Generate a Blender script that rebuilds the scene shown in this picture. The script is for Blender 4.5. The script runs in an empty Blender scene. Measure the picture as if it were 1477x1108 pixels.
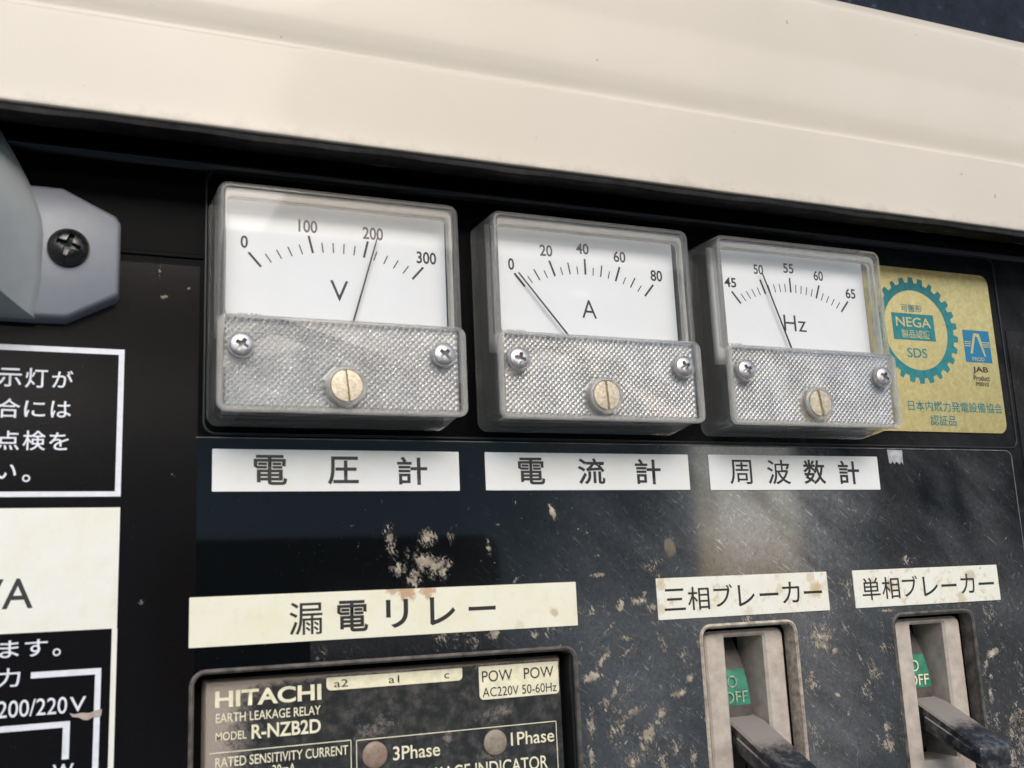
import bpy, bmesh, math, random
import numpy as np
from mathutils import Vector, Matrix, Euler

# ------------------------------------------------------------------ units: millimetres
# X to the right along the panel, D out of the panel towards the viewer, Z up.
S = 0.001
scene = bpy.context.scene
COL = scene.collection
def P(x, d, z):
    return (x * S, -d * S, z * S)

# ------------------------------------------------------------------ camera
cam_data = bpy.data.cameras.new('camera')
cam = bpy.data.objects.new('camera', cam_data)
COL.objects.link(cam)
cam.location = P(0, 250, 0)
F_PX, W_PX = 1525.8, 1477.0
cam_data.sensor_fit = 'HORIZONTAL'
cam_data.sensor_width = 36.0
cam_data.lens = 36.0 * F_PX / W_PX
cam_data.dof.use_dof = True
cam_data.dof.focus_distance = 0.315
cam_data.dof.aperture_fstop = 30
cam_data.clip_start = 0.005
cam_data.clip_end = 500
# axes of the camera (image right, image down, forward) in panel axes (X right, Y down, Z into panel)
a_, b_, c_ = -0.411287, -0.196254, -0.044897
def _rot(a, b, c):
    Ry = Matrix(((math.cos(a), 0, math.sin(a)), (0, 1, 0), (-math.sin(a), 0, math.cos(a))))
    Rx = Matrix(((1, 0, 0), (0, math.cos(b), -math.sin(b)), (0, math.sin(b), math.cos(b))))
    Rz = Matrix(((math.cos(c), -math.sin(c), 0), (math.sin(c), math.cos(c), 0), (0, 0, 1)))
    return Rz @ Rx @ Ry
_R = _rot(a_, b_, c_)
def _w(v):                       # panel axes -> world
    return Vector((v[0], v[2], -v[1]))
right, down, fwd = _w(_R[0]), _w(_R[1]), _w(_R[2])
cam.matrix_world = Matrix.Translation(cam.location) @ Matrix((right, -down, -fwd)).transposed().to_4x4()
scene.camera = cam

# ------------------------------------------------------------------ sky, sun, exposure
SUN_EL, SUN_AZ = 30, -12         # degrees; azimuth measured from straight in front of the panel, minus = from the left
world = bpy.data.worlds.new('World')
scene.world = world
world.use_nodes = True
wn = world.node_tree
sky = wn.nodes.new('ShaderNodeTexSky')
sky.sky_type = 'NISHITA'
sky.sun_disc = False
sky.sun_elevation = math.radians(SUN_EL)
sky.sun_rotation = math.radians(180 + SUN_AZ)
sky.air_density = 1.0
sky.dust_density = 1.5
sky.ozone_density = 0.6
wn.links.new(sky.outputs[0], wn.nodes['Background'].inputs[0])
wn.nodes['Background'].inputs[1].default_value = 0.12
sun_data = bpy.data.lights.new('sun', 'SUN')
sun_data.energy = 1.5
sun_data.angle = math.radians(45)
sun_data.color = (1.0, 0.97, 0.945)
sun = bpy.data.objects.new('sun', sun_data)
COL.objects.link(sun)
_e, _a = math.radians(SUN_EL), math.radians(SUN_AZ)
_to = Vector((math.cos(_e) * math.sin(_a), -math.cos(_e) * math.cos(_a), math.sin(_e)))
sun.rotation_euler = _to.to_track_quat('Z', 'Y').to_euler()
vs = scene.view_settings
vs.view_transform = 'Standard'
vs.look = 'None'
vs.exposure = 0.86
vs.gamma = 1.0
scene.cycles.max_bounces = 14
scene.cycles.transparent_max_bounces = 24
scene.cycles.transmission_bounces = 12
scene.cycles.caustics_refractive = True
scene.cycles.sample_clamp_indirect = 6.0

rng = random.Random(7)
nrg = np.random.default_rng(11)

# ------------------------------------------------------------------ materials
def new_mat(name):
    m = bpy.data.materials.new(name)
    m.use_nodes = True
    nt = m.node_tree
    bsdf = nt.nodes['Principled BSDF']
    return m, nt, bsdf
def nd(nt, t, **k):
    n = nt.nodes.new(t)
    for a, v in k.items():
        setattr(n, a, v)
    return n
def noise(nt, scale, detail=4, rough=.6, vec=None, dist=0.0):
    n = nd(nt, 'ShaderNodeTexNoise')
    n.inputs['Scale'].default_value = scale
    n.inputs['Detail'].default_value = detail
    n.inputs['Roughness'].default_value = rough
    n.inputs['Distortion'].default_value = dist
    if vec is None:
        tc = nd(nt, 'ShaderNodeNewGeometry')
        vec = tc.outputs['Position']
    nt.links.new(vec, n.inputs['Vector'])
    return n.outputs['Fac']
def ramp(nt, fac, stops):
    r = nd(nt, 'ShaderNodeValToRGB')
    nt.links.new(fac, r.inputs[0])
    el = r.color_ramp.elements
    while len(el) < len(stops):
        el.new(0.5)
    for e, (p, c) in zip(el, stops):
        e.position = p
        e.color = c if len(c) == 4 else (*c, 1)
    return r.outputs[0]
def mixc(nt, fac, a, b):
    m = nd(nt, 'ShaderNodeMix', data_type='RGBA')
    for sock, v in ((m.inputs[0], fac), (m.inputs[6], a), (m.inputs[7], b)):
        if isinstance(v, (int, float)):
            sock.default_value = v
        elif isinstance(v, tuple):
            sock.default_value = (*v, 1) if len(v) == 3 else v
        else:
            nt.links.new(v, sock)
    return m.outputs[2]
def mth(nt, op, a, b=0.0, clamp=False):
    m = nd(nt, 'ShaderNodeMath', operation=op)
    m.use_clamp = clamp
    for sock, v in ((m.inputs[0], a), (m.inputs[1], b)):
        if isinstance(v, (int, float)):
            sock.default_value = v
        else:
            nt.links.new(v, sock)
    return m.outputs[0]
def bump(nt, bsdf, h, dist, strength=1.0):
    b = nd(nt, 'ShaderNodeBump')
    b.inputs['Distance'].default_value = dist * S
    b.inputs['Strength'].default_value = strength
    nt.links.new(h, b.inputs['Height'])
    nt.links.new(b.outputs[0], bsdf.inputs['Normal'])
    return b
def smooth_step(nt, v, lo, hi):
    m = nd(nt, 'ShaderNodeMapRange')
    m.interpolation_type = 'SMOOTHSTEP'
    nt.links.new(v, m.inputs[0])
    m.inputs[1].default_value = lo
    m.inputs[2].default_value = hi
    return m.outputs[0]
def simple(name, col, rough=.5, metal=0.0, var=.0, scale=300, bumpd=0.0, coat=0.0, spec=.5, bscale=None):
    m, nt, b = new_mat(name)
    b.inputs['Base Color'].default_value = (*col, 1)
    b.inputs['Roughness'].default_value = rough
    b.inputs['Metallic'].default_value = metal
    b.inputs['Specular IOR Level'].default_value = spec
    b.inputs['Coat Weight'].default_value = coat
    b.inputs['Coat Roughness'].default_value = .05
    if var:
        f = noise(nt, scale, 5)
        lo = tuple(c * (1 - var) for c in col)
        hi = tuple(min(1, c * (1 + var)) for c in col)
        nt.links.new(ramp(nt, f, [(.3, lo), (.7, hi)]), b.inputs['Base Color'])
        r2 = ramp(nt, noise(nt, scale * .6, 4), [(.3, (max(0, rough - .12),) * 3), (.7, (min(1, rough + .12),) * 3)])
        nt.links.new(r2, b.inputs['Roughness'])
    if bumpd:
        bump(nt, b, noise(nt, bscale or scale * 3, 3), bumpd)
    return m

def dirty_panel(name, base, rough, rough_dusty, grain):
    """black panel plastic; two attributes baked on the sheet say where dust, painted reflection and mud lie"""
    m, nt, b = new_mat(name)
    dust = nd(nt, 'ShaderNodeAttribute', attribute_name='dust').outputs['Fac']
    mud = nd(nt, 'ShaderNodeAttribute', attribute_name='mud').outputs['Fac']
    fine = noise(nt, 1500, 6, .7)
    med = noise(nt, 1100, 7, .72, dist=.6)
    dmask = mth(nt, 'MULTIPLY', dust, smooth_step(nt, med, -.1, .75), True)
    mid = noise(nt, 520, 5, .7, dist=1.6)
    gs_ = nd(nt, 'ShaderNodeNewGeometry')
    k1 = nd(nt, 'ShaderNodeMapping'); k1.inputs['Rotation'].default_value = (0, math.radians(28), 0)
    k2 = nd(nt, 'ShaderNodeMapping'); k2.inputs['Scale'].default_value = (1, 1, .3)
    nt.links.new(gs_.outputs['Position'], k1.inputs[0]); nt.links.new(k1.outputs[0], k2.inputs[0])
    strk = noise(nt, 1500, 5, .7, vec=k2.outputs[0], dist=1.2)
    wob = mth(nt, 'ADD', mth(nt, 'MULTIPLY', mth(nt, 'SUBTRACT', strk, .5), 2.0), mth(nt, 'MULTIPLY', mth(nt, 'SUBTRACT', mid, .5), 1.5))
    mm = smooth_step(nt, mth(nt, 'ADD', mud, wob), .33, .55)
    mm = mth(nt, 'MULTIPLY', mm, smooth_step(nt, mud, .10, .28))
    def streak(ang, lo, hi, seedoff):
        g_ = nd(nt, 'ShaderNodeNewGeometry')
        m1 = nd(nt, 'ShaderNodeMapping'); m1.inputs['Rotation'].default_value = (0, math.radians(ang), 0); m1.inputs['Location'].default_value = (seedoff, 0, seedoff)
        m2 = nd(nt, 'ShaderNodeMapping'); m2.inputs['Scale'].default_value = (1, 1, .16)
        nt.links.new(g_.outputs['Position'], m1.inputs[0]); nt.links.new(m1.outputs[0], m2.inputs[0])
        return smooth_step(nt, noise(nt, 1700, 4, .6, vec=m2.outputs[0], dist=.5), lo, hi)
    scr = mth(nt, 'ADD', mth(nt, 'ADD', streak(0, .64, .76, 0), streak(52, .60, .74, 3)), streak(-40, .64, .76, 7), True)
    speck = smooth_step(nt, noise(nt, 2300, 2, .5), .735, .78)
    speck = mth(nt, 'MULTIPLY', speck, mth(nt, 'ADD', mth(nt, 'MULTIPLY', dust, 1.2), .12), True)
    c = mixc(nt, smooth_step(nt, fine, .3, .8), base, tuple(v * 1.5 for v in base))
    c = mixc(nt, mth(nt, 'MULTIPLY', dmask, .9), c, (.25, .255, .255))
    c = mixc(nt, speck, c, (.45, .43, .38))
    c = mixc(nt, mth(nt, 'MULTIPLY', scr, mth(nt, 'MULTIPLY', dust, 1.3), True), c, (.38, .38, .36))
    mudc = ramp(nt, noise(nt, 500, 5), [(.3, (.17, .13, .10)), (.52, (.34, .285, .21)), (.70, (.52, .47, .39))])
    c = mixc(nt, mm, c, mudc)
    nt.links.new(c, b.inputs['Base Color'])
    r = mixc(nt, mth(nt, 'ADD', dmask, mth(nt, 'MULTIPLY', smooth_step(nt, med, .4, .8), .06), True), (rough,) * 3, (rough_dusty,) * 3)
    r = mixc(nt, mm, r, (.95,) * 3)
    nt.links.new(r, b.inputs['Roughness'])
    h = mth(nt, 'ADD', mth(nt, 'MULTIPLY', noise(nt, 2200, 3), grain), mth(nt, 'MULTIPLY', mm, .10))
    bump(nt, b, h, 1.0)
    return m
M_PANEL = dirty_panel('black_panel', (.0018, .0018, .002), .34, .7, .02)
M_PANEL.node_tree.nodes['Principled BSDF'].inputs['Specular IOR Level'].default_value = .04
M_SHEET = dirty_panel('glossy_sheet', (.0028, .0035, .004), .04, .09, .0012)
M_LSHEET = dirty_panel('satin_sheet', (.0045, .0037, .0037), .16, .55, .012)
M_LSHEET.node_tree.nodes['Principled BSDF'].inputs['Specular IOR Level'].default_value = .14

def sticker_mat(name, col, dirt, stain=(.55, .40, .22), spots=()):
    m, nt, b = new_mat(name)
    f = noise(nt, 120, 5)
    f2 = noise(nt, 260, 5, .7)
    c = mixc(nt, smooth_step(nt, f, .35, .75), col, tuple(v * w for v, w in zip(col, (.97, .95, .88))))
    c = mixc(nt, mth(nt, 'MULTIPLY', smooth_step(nt, f2, .52, .68), dirt), c, stain)
    c = mixc(nt, mth(nt, 'MULTIPLY', smooth_step(nt, noise(nt, 900, 3), .68, .74), min(1, dirt * 1.4)), c, (.30, .24, .17))
    if spots:
        g_ = nd(nt, 'ShaderNodeNewGeometry')
        n_ = noise(nt, 700, 5, .7)
        for (sx, sz, sr, colr, am) in spots:
            vm = nd(nt, 'ShaderNodeVectorMath', operation='DISTANCE')
            nt.links.new(g_.outputs['Position'], vm.inputs[0]); vm.inputs[1].default_value = P(sx, .6, sz)
            q_ = mth(nt, 'ADD', mth(nt, 'DIVIDE', vm.outputs['Value'], sr * S), mth(nt, 'MULTIPLY', mth(nt, 'SUBTRACT', n_, .5), 2.2))
            k_ = mth(nt, 'MULTIPLY', mth(nt, 'SUBTRACT', 1.0, smooth_step(nt, q_, .5, 1.1)), am)
            c = mixc(nt, k_, c, colr)
    nt.links.new(c, b.inputs['Base Color'])
    b.inputs['Roughness'].default_value = .33
    bump(nt, b, noise(nt, 700, 3), .02)
    return m
M_WHITE = sticker_mat('white_label', (.78, .78, .76), .03)
M_CREAML = sticker_mat('aged_cream_label', (.80, .76, .60), .12, spots=[(78.5, 1.6, 2.4, (.42, .22, .10), .8), (75.0, 2.4, 1.8, (.42, .24, .12), .7), (84.0, 2.0, 2.2, (.45, .26, .12), .8), (117.5, -5.0, 1.3, (.40, .30, .16), .6), (108, -7.5, 1.6, (.5, .42, .22), .35)])
M_STAINED = sticker_mat('stained_label', (.78, .76, .66), .65, spots=[(200.5, -2.5, 2.6, (.50, .36, .14), .6), (199, 1, 1.8, (.52, .38, .16), .5), (149.5, 1, 2.0, (.5, .36, .2), .6), (149, -5.5, 1.6, (.5, .38, .22), .5),
    (259.5, -.5, 2.4, (.50, .38, .26), .7), (255, -7.4, 2.2, (.50, .38, .18), .6), (227.6, -2.5, 1.9, (.45, .36, .27), .8), (188, -2, 1.6, (.55, .42, .2), .5), (177, -7.4, 1.7, (.55, .47, .3), .5)])
M_RPLATE = sticker_mat('cream_print', (.79, .77, .68), .08)
M_INK = simple('black_ink', (.02, .018, .018), .4)
M_WINK = simple('white_ink', (.72, .72, .74), .4, var=.08, scale=500)
M_TEAL = simple('teal_ink', (.02, .20, .205), .35, metal=.25, var=.15, scale=500)
M_DIAL = simple('dial_white', (.80, .80, .80), .45, var=.02, scale=80)
M_DIALINK = simple('dial_ink', (.03, .03, .03), .5)
M_NEEDLE = simple('needle_black', (.015, .015, .015), .35)
M_STEEL = simple('screw_steel', (.55, .53, .52), .46, metal=1.0, var=.25, scale=1500, bumpd=.02)
M_DSCREW = simple('black_screw', (.06, .06, .055), .28, metal=.9, var=.4, scale=900, bumpd=.03)
M_BRASS = simple('aged_brass', (.58, .50, .37), .42, metal=.6, var=.3, scale=1400, bumpd=.03)
M_DARK = simple('black_plastic', (.012, .012, .012), .35)
M_GASKET = simple('rubber_gasket', (.012, .010, .009), .6, var=.7, scale=250, bumpd=.15, spec=.15)
M_BRACKET = simple('grey_plastic', (.205, .215, .235), .36, var=.05, scale=120, bumpd=.03, bscale=1500)
M_SHADE = simple('pale_translucent_plastic', (.35, .365, .36), .4, var=.12, scale=60, bumpd=.05, bscale=1200)
M_BEZEL = simple('beige_breaker_plastic', (.48, .41, .34), .62, spec=.25, var=.2, scale=260, bumpd=.05, bscale=1200)
M_DRUM = simple('dusty_drum', (.09, .075, .065), .55, var=.35, scale=300, bumpd=.04)
M_FADED = simple('faded_print', (.30, .38, .27), .6, var=.5, scale=900)
M_GREEN = simple('green_off_print', (.03, .20, .12), .5, var=.4, scale=400)
M_LIP = simple('cutout_edge', (.10, .085, .07), .6, var=.7, scale=350, bumpd=.06, bscale=900)
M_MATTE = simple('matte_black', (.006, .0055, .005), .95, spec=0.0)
M_LIP2 = simple('muddy_cutout_edge', (.42, .35, .27), .7, var=.5, scale=500, bumpd=.08, bscale=900)
M_RELAYC = simple('relay_print', (.80, .74, .52), .45, var=.12, scale=500)
M_LAMP = simple('dusty_indicator', (.27, .22, .16), .5, var=.25, scale=900)
M_LAMP2 = simple('dusty_red_indicator', (.27, .185, .135), .5, var=.25, scale=900)
M_GROUND = simple('concrete', (.30, .285, .26), .85, var=.2, scale=3)

def knurl_mat():
    m, nt, b = new_mat('knurled_silver')
    b.inputs['Base Color'].default_value = (.62, .61, .60, 1)
    b.inputs['Metallic'].default_value = .6
    b.inputs['Roughness'].default_value = .26
    f = noise(nt, 140, 4)
    nt.links.new(ramp(nt, f, [(.25, (.52, .515, .51)), (.75, (.78, .77, .75))]), b.inputs['Base Color'])
    return m
M_KNURL = knurl_mat()

def clear_sheet():
    """thin clear acrylic: lets light straight through, mirrors the sky by Fresnel"""
    m = bpy.data.materials.new('clear_window'); m.use_nodes = True
    nt = m.node_tree; nt.nodes.clear()
    out = nd(nt, 'ShaderNodeOutputMaterial')
    fr = nd(nt, 'ShaderNodeFresnel'); fr.inputs[0].default_value = 1.45
    tr = nd(nt, 'ShaderNodeBsdfTransparent'); tr.inputs[0].default_value = (.975, .975, .97, 1)
    gl = nd(nt, 'ShaderNodeBsdfGlossy'); gl.inputs['Roughness'].default_value = .03
    mx = nd(nt, 'ShaderNodeMixShader')
    gb = nd(nt, 'ShaderNodeNewGeometry')
    nt.links.new(mth(nt, 'MULTIPLY', fr.outputs[0], mth(nt, 'SUBTRACT', 1.0, gb.outputs['Backfacing'])), mx.inputs[0]); nt.links.new(tr.outputs[0], mx.inputs[1]); nt.links.new(gl.outputs[0], mx.inputs[2])
    df = nd(nt, 'ShaderNodeBsdfDiffuse'); df.inputs[0].default_value = (.6, .58, .54, 1)
    dm = nd(nt, 'ShaderNodeMixShader')
    sc = smooth_step(nt, noise(nt, 1800, 4, .7), .66, .80)
    nt.links.new(mth(nt, 'MULTIPLY', sc, .22), dm.inputs[0])
    nt.links.new(mx.outputs[0], dm.inputs[1]); nt.links.new(df.outputs[0], dm.inputs[2])
    nt.links.new(dm.outputs[0], out.inputs[0])
    return m
M_CLEAR = clear_sheet()
def acrylic(name, frost, tint, rough):
    """moulded acrylic wall: real refraction, with a scuffed grey-beige skin"""
    m = bpy.data.materials.new(name); m.use_nodes = True
    nt = m.node_tree; b = nt.nodes['Principled BSDF']
    b.inputs['Base Color'].default_value = (*tint, 1)
    b.inputs['Transmission Weight'].default_value = 1
    b.inputs['IOR'].default_value = 1.49
    b.inputs['Roughness'].default_value = rough
    d = nd(nt, 'ShaderNodeBsdfPrincipled')
    d.inputs['Base Color'].default_value = (.74, .70, .63, 1)
    d.inputs['Roughness'].default_value = .4
    tr = nd(nt, 'ShaderNodeBsdfTransparent'); tr.inputs[0].default_value = (.9, .9, .89, 1)
    m0 = nd(nt, 'ShaderNodeMixShader'); m0.inputs[0].default_value = .5
    nt.links.new(b.outputs[0], m0.inputs[1]); nt.links.new(tr.outputs[0], m0.inputs[2])
    mx = nd(nt, 'ShaderNodeMixShader')
    f = mth(nt, 'ADD', mth(nt, 'MULTIPLY', smooth_step(nt, noise(nt, 500, 3, .5), .1, .9), frost * .5), frost * .75, True)
    nt.links.new(f, mx.inputs[0]); nt.links.new(m0.outputs[0], mx.inputs[1]); nt.links.new(d.outputs[0], mx.inputs[2])
    nt.links.new(mx.outputs[0], nt.nodes['Material Output'].inputs[0])
    return m
M_ACRYL = acrylic('clear_acrylic', .10, (.985, .985, .975), .03)
M_FROST = acrylic('frosted_acrylic', .24, (.96, .955, .94), .10)

def cream_paint():
    m, nt, b = new_mat('cream_paint')
    f = noise(nt, 14, 4)
    c = mixc(nt, smooth_step(nt, f, .3, .7), (.575, .505, .405), (.605, .53, .43))
    sp = smooth_step(nt, noise(nt, 380, 2, .5), .765, .79)
    c = mixc(nt, mth(nt, 'MULTIPLY', sp, .55), c, (.20, .15, .11))
    grime = smooth_step(nt, noise(nt, 60, 6, .7), .62, .85)
    c = mixc(nt, mth(nt, 'MULTIPLY', grime, .22), c, (.40, .35, .29))
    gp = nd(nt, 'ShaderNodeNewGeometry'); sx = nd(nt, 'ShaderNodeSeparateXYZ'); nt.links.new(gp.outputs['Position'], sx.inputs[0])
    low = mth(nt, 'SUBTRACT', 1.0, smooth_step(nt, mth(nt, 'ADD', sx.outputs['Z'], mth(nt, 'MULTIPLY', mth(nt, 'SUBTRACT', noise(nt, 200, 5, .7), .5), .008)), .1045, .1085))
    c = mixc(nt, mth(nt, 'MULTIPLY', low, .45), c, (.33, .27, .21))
    lipd = smooth_step(nt, mth(nt, 'ADD', sx.outputs['Z'], mth(nt, 'MULTIPLY', mth(nt, 'SUBTRACT', noise(nt, 320, 5, .7), .5), .02)), .1735, .1765)
    c = mixc(nt, mth(nt, 'MULTIPLY', lipd, .55), c, (.42, .33, .2))
    # hairline scratches
    sm1 = nd(nt, 'ShaderNodeMapping'); sm1.inputs['Rotation'].default_value = (0, math.radians(-12), 0)
    sm2 = nd(nt, 'ShaderNodeMapping'); sm2.inputs['Scale'].default_value = (.06, 1, 1)
    nt.links.new(gp.outputs['Position'], sm1.inputs[0]); nt.links.new(sm1.outputs[0], sm2.inputs[0])
    hs = smooth_step(nt, noise(nt, 900, 2, .5, vec=sm2.outputs[0]), .74, .78)
    c = mixc(nt, mth(nt, 'MULTIPLY', hs, .25), c, (.38, .33, .27))
    nt.links.new(c, b.inputs['Base Color'])
    b.inputs['Roughness'].default_value = .38
    b.inputs['Coat Weight'].default_value = .22
    b.inputs['Specular IOR Level'].default_value = .35
    b.inputs['Coat Roughness'].default_value = .07
    bump(nt, b, noise(nt, 900, 3), .012)
    return m
M_CREAM = cream_paint()
def gold_mat():
    m, nt, b = new_mat('gold_foil')
    f = noise(nt, 420, 6, .75, dist=1.0)
    nt.links.new(ramp(nt, f, [(.3, (.58, .46, .19)), (.55, (.72, .59, .27)), (.75, (.84, .73, .38))]), b.inputs['Base Color'])
    b.inputs['Metallic'].default_value = .88
    b.inputs['Roughness'].default_value = .32
    bump(nt, b, noise(nt, 200, 3, .6), .03)
    return m
M_GOLD = gold_mat()
def rough_dark():
    m, nt, b = new_mat('weathered_dark_sheet')
    f = noise(nt, 120, 6, .75)
    nt.links.new(ramp(nt, f, [(.35, (.004, .006, .011)), (.6, (.010, .015, .026)), (.72, (.07, .08, .10))]), b.inputs['Base Color'])
    b.inputs['Roughness'].default_value = .6
    b.inputs['Specular IOR Level'].default_value = .12
    bump(nt, b, f, .8)
    return m
M_NAVY = rough_dark()
def cover_mat():
    """smoky relay cover, thick dust gathered along the top-left edges"""
    m, nt, b = new_mat('dusty_relay_cover')
    dust = nd(nt, 'ShaderNodeAttribute', attribute_name='dust').outputs['Fac']
    n1 = noise(nt, 900, 6, .75)
    msk = smooth_step(nt, mth(nt, 'ADD', dust, mth(nt, 'MULTIPLY', mth(nt, 'SUBTRACT', n1, .5), 1.1)), .30, .75)
    c = mixc(nt, smooth_step(nt, noise(nt, 300, 6, .7), .4, .85), (.020, .020, .019), (.12, .11, .095))
    c = mixc(nt, msk, c, (.36, .295, .24))
    nt.links.new(c, b.inputs['Base Color'])
    nt.links.new(mixc(nt, msk, (.28,) * 3, (.85,) * 3), b.inputs['Roughness'])
    bump(nt, b, mth(nt, 'MULTIPLY', msk, n1), .35)
    return m
M_COVER = cover_mat()

# ------------------------------------------------------------------ object helpers
def place(o, parent):
    COL.objects.link(o)
    if parent is not None:
        o.parent = parent
def world_of(parent):
    v = Vector((0, 0, 0))
    while parent is not None:
        v += parent.location
        parent = parent.parent
    return v
def mesh(name, verts, faces, mat, parent=None, smooth=False, stuff=False, uvz=None):
    """verts in mm as (x, d, z)"""
    off = world_of(parent)
    me = bpy.data.meshes.new(name)
    me.from_pydata([Vector(P(*v)) - off for v in verts], [], faces)
    bm = bmesh.new(); bm.from_mesh(me)
    bmesh.ops.recalc_face_normals(bm, faces=bm.faces)
    bm.to_mesh(me); bm.free()
    me.materials.append(mat)
    if smooth:
        me.polygons.foreach_set('use_smooth', [True] * len(me.polygons))
        try:
            me.set_sharp_from_angle(angle=math.radians(38))
        except Exception:
            pass
    o = bpy.data.objects.new(name, me)
    place(o, parent)
    if stuff:
        o['kind'] = 'stuff'
    return o
def thing(name, label, cat, x=0, d=0, z=0, group=None):
    o = bpy.data.objects.new(name, None)
    o.location = P(x, d, z)
    o.empty_display_size = .01
    COL.objects.link(o)
    o['label'] = label; o['category'] = cat
    if group:
        o['group'] = group
    return o
def rr(x0, x1, z0, z1, r, n=5):
    """rounded rectangle outline, counter-clockwise"""
    out = []
    for cx, cz, a0 in ((x1 - r, z1 - r, 0), (x0 + r, z1 - r, 90), (x0 + r, z0 + r, 180), (x1 - r, z0 + r, 270)):
        for k in range(n + 1):
            a = math.radians(a0 + 90 * k / n)
            out.append((cx + r * math.cos(a), cz + r * math.sin(a)))
    return out
def loft(name, rings, mat, parent=None, cap0=True, cap1=True, loop=False, smooth=True, **k):
    """rings: list of (outline, d) or (outline, [d per point])"""
    vs_, fs = [], []
    n = len(rings[0][0])
    for pts, d in rings:
        for i, (x, z) in enumerate(pts):
            vs_.append((x, d[i] if isinstance(d, (list, tuple)) else d, z))
    m = len(rings)
    for j in range(m if loop else m - 1):
        a, b = j * n, ((j + 1) % m) * n
        for i in range(n):
            i2 = (i + 1) % n
            fs.append((a + i, a + i2, b + i2, b + i))
    if not loop:
        if cap0: fs.append(tuple(range(n)))
        if cap1: fs.append(tuple(range((m - 1) * n, m * n)))
    return mesh(name, vs_, fs, mat, parent, smooth, **k)
def slab(name, x0, x1, z0, z1, d0, d1, mat, parent=None, r=.5, bev=.15, **k):
    return loft(name, [(rr(x0, x1, z0, z1, r), d0), (rr(x0, x1, z0, z1, r), d1 - bev),
                       (rr(x0 + bev, x1 - bev, z0 + bev, z1 - bev, max(r - bev, .02)), d1)], mat, parent, **k)
def ring_frame(name, outer, inner, ro, ri, d0, d1, mat, parent=None, bev=.2, n=5, **k):
    """open frame: outer and inner boxes (x0, x1, z0, z1)"""
    def g(bx, e): return (bx[0] - e, bx[1] + e, bx[2] - e, bx[3] + e)
    return loft(name, [(rr(*outer, ro, n), d0), (rr(*outer, ro, n), d1 - bev), (rr(*g(outer, -bev), max(ro - bev, .05), n), d1),
                       (rr(*g(inner, bev), ri + bev, n), d1), (rr(*inner, ri, n), d1 - bev), (rr(*inner, ri, n), d0)],
                mat, parent, loop=True, **k)
def flat(name, polys, d, mat, parent=None, t=.05):
    """flat print: a few outlines given as thin plates"""
    vs_, fs = [], []
    for pts in polys:
        b = len(vs_); n = len(pts)
        vs_ += [(x, d, z) for x, z in pts] + [(x, d + t, z) for x, z in pts]
        fs += [tuple(b + n + i for i in range(n))]
        fs += [(b + i, b + (i + 1) % n, b + n + (i + 1) % n, b + n + i) for i in range(n)]
    return mesh(name, vs_, fs, mat, parent)
def bar(x0, z0, x1, z1, w):
    dx, dz = x1 - x0, z1 - z0
    l = math.hypot(dx, dz); nx, nz = -dz / l * w / 2, dx / l * w / 2
    return [(x0 + nx, z0 + nz), (x0 - nx, z0 - nz), (x1 - nx, z1 - nz), (x1 + nx, z1 + nz)]
def rect(x0, x1, z0, z1):
    return [(x0, z0), (x1, z0), (x1, z1), (x0, z1)]
def lathe(name, prof, x, z, mat, parent=None, seg=40, **k):
    """prof: list of (radius, d)"""
    vs_, fs = [], []
    for r, d in prof:
        for i in range(seg):
            a = 2 * math.pi * i / seg
            vs_.append((x + r * math.cos(a), d, z + r * math.sin(a)))
    for j in range(len(prof) - 1):
        for i in range(seg):
            i2 = (i + 1) % seg
            fs.append((j * seg + i, j * seg + i2, (j + 1) * seg + i2, (j + 1) * seg + i))
    if prof[0][0] > 1e-4: fs.append(tuple(range(seg)))
    fs.append(tuple(range((len(prof) - 1) * seg, len(prof) * seg)))
    return mesh(name, vs_, fs, mat, parent, True, **k)
def text(body, box, d, mat, parent=None, weight=0.0, name='lettering', shear=0.0):
    """flat letters fitted to the box (x0, x1, z0, z1)"""
    cu = bpy.data.curves.new('t', 'FONT')
    cu.body = body; cu.size = 1; cu.offset = weight; cu.resolution_u = 5
    to = bpy.data.objects.new('t', cu); COL.objects.link(to)
    bpy.context.view_layer.update()
    me = bpy.data.meshes.new_from_object(to)
    bpy.data.objects.remove(to); bpy.data.curves.remove(cu)
    co = np.empty(len(me.vertices) * 3); me.vertices.foreach_get('co', co); co = co.reshape(-1, 3)
    mn, mx = co.min(0), co.max(0)
    off = world_of(parent)
    x = box[0] + (co[:, 0] - mn[0]) / max(mx[0] - mn[0], 1e-6) * (box[1] - box[0])
    z = box[2] + (co[:, 1] - mn[1]) / max(mx[1] - mn[1], 1e-6) * (box[3] - box[2])
    new = np.stack([x * S - off.x, np.full(len(x), -d * S - off.y), z * S - off.z], 1)
    me.vertices.foreach_set('co', new.ravel())
    me.materials.clear(); me.materials.append(mat)
    me.name = name
    o = bpy.data.objects.new(name, me)
    place(o, parent)
    return o
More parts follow.
